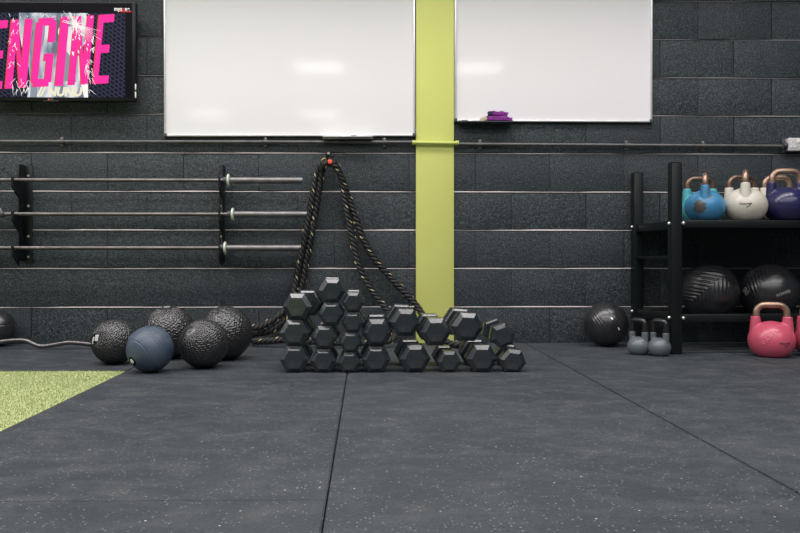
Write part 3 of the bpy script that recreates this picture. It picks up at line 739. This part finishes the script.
ball(-4, 327, .105, 4.68, 'smooth', BALLM, 'black ball at the left edge behind the curl bar', (.3, -.3, .9), None, 'medicine_ball')
tb, c_, z, q = ball(606, 325, .124, 4.62, 'smooth', BALLM, 'black medicine ball on the floor left of the rack', (.70, -.35, .62), None, 'medicine_ball')
d_ = Vector((.16, -.93, .12)).normalized()
def on_ball(tb, z, Rr, d, up, nm, make, lift=.001):
    d = Vector(d).normalized(); up = Vector(up); xx = up.cross(d)*-1; 
    yv = d; zz = (up-d*up.dot(d)).normalized(); xv = zz.cross(d).normalized()*1
    # local frame: x right, y up, z outwards
    M = Matrix((xv, zz, d)).transposed()
    if M.determinant() < 0: M = Matrix((-xv, zz, d)).transposed()
    o_ = make(); o_.parent = tb; o_.location = d*(Rr+lift)+Vector((0, 0, z)); o_.rotation_euler = M.to_euler(); return o_
def patch(nm, w_, h_, m, Rr, n=10):
    V_ = []; F_ = []
    for i in range(n+1):
        for j in range(n+1):
            x = (i/n-.5)*w_; y = (j/n-.5)*h_; V_.append((x, y, math.sqrt(max(0, Rr*Rr-x*x-y*y))-Rr))
    for i in range(n):
        for j in range(n): a_ = i*(n+1)+j; F_.append((a_, a_+n+1, a_+n+2, a_+1))
    return me(nm, V_, F_, m, None, True)
on_ball(tb, z, .124, (.13, -.95, .10), (-.70, 0, 1), 'l', lambda: patch('lettering', .010, .085, BLACKP, .124), .0015)
on_ball(tb, z, .124, (-.02, -.9, .32), (-.70, 0, 1), 'l', lambda: patch('lettering', .011, .016, CREAMW, .124), .002)
on_ball(tb, z, .124, (.28, -.93, -.12), (-.70, 0, 1), 'l', lambda: patch('lettering', .008, .016, CREAMW, .124), .002)
# label patches on the leftmost ball
tb = [o_ for o_ in bpy.data.objects if o_.get('label', '').startswith('textured black slam ball, leftmost')][0]
on_ball(tb, .1056, .1056, (-.52, -.80, .24), (0, 0, 1), 'l', lambda: patch('label', .022, .030, SOCK, .1056), .002)
on_ball(tb, .1056, .1056, (-.72, -.68, .12), (0.3, 0, 1), 'l', lambda: patch('label', .010, .034, CREAMW, .1056), .002)

# ------------------------------------------------------------------ curl bar on the floor
ez = [(-60, 341), (-20, 344.5), (2, 341), (18, 339.5), (27, 340.3), (38, 345), (46, 345.3), (60, 343), (70, 341.8), (86, 343), (100, 345), (122, 345)]
path = catmull([P(x, y, 4.52) for x, y in ez], .01)
mn = min(p.z for p in path)
t = thing('curl_bar', 'wavy steel curl bar lying along the foot of the wall', 'curl bar', (path[0].x, path[0].y, 0))
off = Vector((-path[0].x, -path[0].y, 0))
cen = [p+off+Vector((0, 0, .0165-mn)) for p in path]
mb = MB(); mb.tube(cen, .0125, 14); mb.build('shaft', STEEL, t)
mb = MB(); e = cen[-1]; mb.cyl(e, e+Vector((.16, 0, 0)), .015, seg=20, bev=.002); mb.build('sleeve', SLEEVE, t)

# ------------------------------------------------------------------ storage rack
Zf = 4.22; fr_r = P(682, 300, Zf); fr_l = P(672.0, 300, Zf); 
rk = thing('storage_rack', 'black steel two-shelf storage rack holding kettlebells and medicine balls', 'storage rack', (fr_l.x, fr_l.y, 0), R_(3.0))
PW = .055; DEP = .515; RW = 1.35
Zt = P(676, 163, Zf).z; zs1 = P(700, 219.8, Zf).z; zs2 = P(700, 314.6, Zf).z
for x, y in ((0, 0), (0, DEP), (RW, 0), (RW, DEP)):
    mb = MB(); mb.box((x, y, 0), (x+PW, y+PW, Zt), .003); mb.build('post', RACKM, rk)
    mb = MB(); mb.box((x+.002, y+.002, Zt), (x+PW-.002, y+PW-.002, Zt+.006), .002); mb.build('end_cap', BLKPL, rk)
def fb(x0, y0, x1, y1, z1, h_, nm='rail'):
    mb = MB(); mb.box((x0, y0, z1-h_), (x1, y1, z1), .003); mb.build(nm, RACKM, rk)
for zs in (zs1, zs2):
    fb(PW, .006, RW, .046, zs, .040, 'front_rail'); fb(PW, DEP+.006, RW, DEP+.046, zs, .040, 'rear_rail')
    for x in (.010, RW+.010): fb(x, PW, x+.03, DEP, zs-.004, .045, 'side_rail')
    for x in (0, RW):
        for y in (0, DEP):
            for (dx, dy) in ((-.004, .026), (PW+.004, -.004)):
                mb = MB(); q_ = Vector((x+dx, y+dy, zs-.018)); mb.sphere(q_, .0095, u=12, v=8); mb.build('bolt', BOLT, rk)
fb(.010, PW, .04, DEP, P(640, 256, 4.6).z, .018, 'side_bar')
# shelf panel on the upper level, two cradle tubes below
mb = MB(); mb.box((PW-.01, .046, zs1-.006), (RW+.01, DEP+.006, zs1-.001)); mb.build('shelf', RACKM, rk)
fb(PW, .142, RW, .162, zs2-.008, .03, 'ball_rail'); fb(PW, .378, RW, .398, zs2-.008, .03, 'ball_rail')

# ------------------------------------------------------------------ kettlebells
def kb_meshes(k=1.0, style='comp'):
    "body with horns (blended) and the handle arch, in metres, standing on z = 0"
    rb = .116*k
    bm = bmesh.new(); bmesh.ops.create_uvsphere(bm, u_segments=48, v_segments=32, radius=rb)
    for v in bm.verts:
        z = v.co.z; v.co.z = z*(.86 if z > 0 else .92)
        if v.co.z < -.084*k: v.co.z = -.084*k
        v.co.z += .084*k
    if style == 'comp': hx, hy, hz0, hz1, w0, w1 = .076*k, .0, .10*k, .207*k, .035*k, .0235*k
    else: hx, hy, hz0, hz1, w0, w1 = .072*k, 0, .09*k, .235*k, .034*k, .034*k
    for s in (-1, 1):
        t_ = bmesh.new(); bmesh.ops.create_cone(t_, cap_ends=True, segments=24, radius1=w0, radius2=w1, depth=hz1-hz0)
        top = hx+.005*k
        M = Matrix.Translation((s*hx, 0, (hz0+hz1)/2)) @ Matrix.Shear('XY', 4, (s*.02, 0))
        t_.transform(M); d = bpy.data.meshes.new('t'); t_.to_mesh(d); t_.free(); bm.from_mesh(d); bpy.data.meshes.remove(d)
    d = bpy.data.meshes.new('kb'); bm.to_mesh(d); bm.free()
    o_ = bpy.data.objects.new('kb', d); C.objects.link(o_)
    r_ = o_.modifiers.new('r', 'REMESH'); r_.mode = 'VOXEL'; r_.voxel_size = .0035*max(k, .6)
    s_ = o_.modifiers.new('s', 'SMOOTH'); s_.factor = .6; s_.iterations = 6
    dg = bpy.context.evaluated_depsgraph_get(); nm = bpy.data.meshes.new_from_object(o_.evaluated_get(dg))
    bpy.data.objects.remove(o_)
    z0 = min(v.co.z for v in nm.vertices)
    for v in nm.vertices: v.co.z -= z0
    nm.polygons.foreach_set('use_smooth', [True]*len(nm.polygons))
    ht_ = .267*k if style == 'comp' else (.35*k)
    hw = .0735*k if style == 'comp' else .074*k
    pts = [(-hw, 0, hz1-.012*k), (-hw, 0, hz1+.018*k), (-hw*.93, 0, ht_-.022*k), (-hw*.68, 0, ht_-.004*k), (-hw*.3, 0, ht_), (0, 0, ht_), (hw*.3, 0, ht_), (hw*.68, 0, ht_-.004*k), (hw*.93, 0, ht_-.022*k), (hw, 0, hz1+.018*k), (hw, 0, hz1-.012*k)]
    mb_ = MB(); mb_.tube(catmull(pts, .006), (.0165 if style == 'comp' else .030)*k, 18)
    h_ = mb_.build('handle', BRONZE)
    hd = h_.data; bpy.data.objects.remove(h_)
    return nm, hd
KBB, KBH = kb_meshes()
def kettlebell(loc, rz, body_m, handle_m, lab, k=1.0, B=None, H=None, group=None, sc=1.0):
    t = thing('kettlebell', lab, 'kettlebell', loc, rz, group)
    b_ = (B or KBB).copy(); b_.materials.clear(); b_.materials.append(body_m); o_ = bpy.data.objects.new('body', b_); C.objects.link(o_); o_.parent = t; o_.scale = (sc,)*3
    h_ = (H or KBH).copy(); h_.materials.clear(); h_.materials.append(handle_m); o2 = bpy.data.objects.new('handle', h_); C.objects.link(o2); o2.parent = t; o2.scale = (sc,)*3
    return t
KG = 'kettlebells on the upper shelf'
def on_shelf(px, Z): p_ = P(px, 210, Z); return (p_.x, p_.y, zs1+.0002)
k1 = kettlebell(on_shelf(705.0, 4.34), R_(68), KB_BLUE, BRONZE, 'bright blue kettlebell with worn dark patch, front of upper shelf', sc=.895, group=KG)
k2 = kettlebell(on_shelf(700.0, 4.61), R_(-4), KB_TEAL, DKSTEEL, 'teal kettlebell behind the bright blue one', sc=.93, group=KG)
k3 = kettlebell(on_shelf(745.4, 4.34), R_(65), KB_WHITE, BRONZE, 'cream kettlebell with black script mark, front of upper shelf', sc=.96, group=KG)
k4 = kettlebell(on_shelf(741.8, 4.61), R_(2), KB_WHITE, DKSTEEL, 'cream kettlebell directly behind the marked cream one', sc=.96, group=KG)
k5 = kettlebell(on_shelf(786, 4.34), R_(-3), KB_NAVY, BRONZE, 'glossy navy kettlebell at the right of the upper shelf', sc=.99, group=KG)
k6 = kettlebell(on_shelf(777.0, 4.61), R_(0), KB_WHITE, BRONZE, 'cream kettlebell behind the navy one', sc=.96, group=KG)
p_ = P(771.5, 340, 4.135); k7 = kettlebell((p_.x, p_.y, .0005), R_(-16), KB_PINK, BRONZE, 'pink kettlebell on the floor with raised lettering, fully in view', sc=.975, group='pink kettlebells on the floor')
p_ = P(818, 340, 4.15); k8 = kettlebell((p_.x, p_.y, .0005), R_(-14), KB_PINK, BRONZE, 'pink kettlebell cut off by the right edge of the picture', sc=.975, group='pink kettlebells on the floor')
def script_mark(t, m, c_, s, Rr, zc):
    "a small handwritten squiggle standing on the body front"
    pts = [(-1, 0), (-.75, .22), (-.5, -.05), (-.25, .15), (0, -.05), (.25, .12), (.5, .05), (.8, .18), (.95, .1), (.6, -.2), (.25, -.5), (.1, -.45)]
    V_ = []
    for x, z in pts:
        X = c_[0]+x*s; Z = c_[1]+z*s; zz = (Z-zc); q_ = zz/(.86 if zz > 0 else .92)
        V_.append((X, -math.sqrt(max(1e-4, Rr*Rr-X*X-q_*q_))-.0006, Z))
    mb_ = MB(); mb_.tube(catmull(V_, .002), .0016, 8); o_ = mb_.build('script_mark', m); o_.parent = t
    return o_
o_ = script_mark(k3, BLACKP, (-.005, .083), .030, .116*.96, .084*.96); o_.rotation_euler = (0, 0, -R_(65+22))
script_mark(k7, BLACKP, (.042, .074), .026, .116*.975, .084*.975)
KBL = mat('pink_raised_letters', (.66, .14, .20), .3); grain(KBL)
for ch, x, z, a_ in (('W', -.048, .080, 65), ('O', -.034, .102, 60), ('M', -.012, .122, 50)):
    Rr = .116*.975; zc = .084*.975; q_ = (z-zc)/.86; y = -math.sqrt(Rr*Rr-x*x-q_*q_)
    nrm = Vector((x, y, (z-zc)/.74)).normalized()
    zz = (Vector((0, 0, 1))-nrm*nrm.z).normalized(); xx = zz.cross(nrm)
    M = Matrix((xx, zz, nrm)).transposed() @ Matrix.Rotation(R_(a_-20), 3, 'Z')
    text('raised_letter', ch, .034, GREYW if 0 else KBL, k7, Vector((x, y, z))+nrm*.0008, M.to_euler(), .0008, .0004)
# small grey kettlebells
KSB, KSH = kb_meshes(.50, 'small')
p_ = P(638.6, 345, 4.235); kettlebell((p_.x, p_.y, .0005), R_(-50), KB_GREY, BLKGRIP, 'small grey kettlebell with black grip, left of the pair by the rack post', B=KSB, H=KSH, group='small grey kettlebells')
p_ = P(659.5, 345, 4.18); kettlebell((p_.x, p_.y, .0005), R_(-52), KB_GREY, BLKGRIP, 'small grey kettlebell with black grip, nearest the rack post', B=KSB, H=KSH, group='small grey kettlebells')
# ------------------------------------------------------------------ medicine balls on the lower shelf
MBG = 'medicine balls on the lower shelf'
tb, c_, z, q = ball(709.5, 290, .155, 4.49, 'panel', BALLM, 'black medicine ball with chevron ribs at the left of the lower shelf', (-.45, -.88, .05), None, 'medicine_ball', MBG, zfloor=.158)
tb, c_, z, q = ball(769, 290, .155, 4.49, 'panel', BALLM, 'black medicine ball with white lettering at the right of the lower shelf', (-.55, -.35, .8), None, 'medicine_ball', MBG, zfloor=.158)
on_ball(tb, z, .155, (.009, -1.0, -.02), (-.38, 0, 1), 'l', lambda: text('lettering', 'POWER', .023, GREYW, None, (0, 0, 0), (0, 0, 0), .0006, .0006), .001)
on_ball(tb, z, .155, (-.96, -.28, .02), (-.2, -.6, .5), 'l', lambda: text('lettering', '88', .045, GREYW, None, (0, 0, 0), (0, 0, 0), .0006, .001), .002)
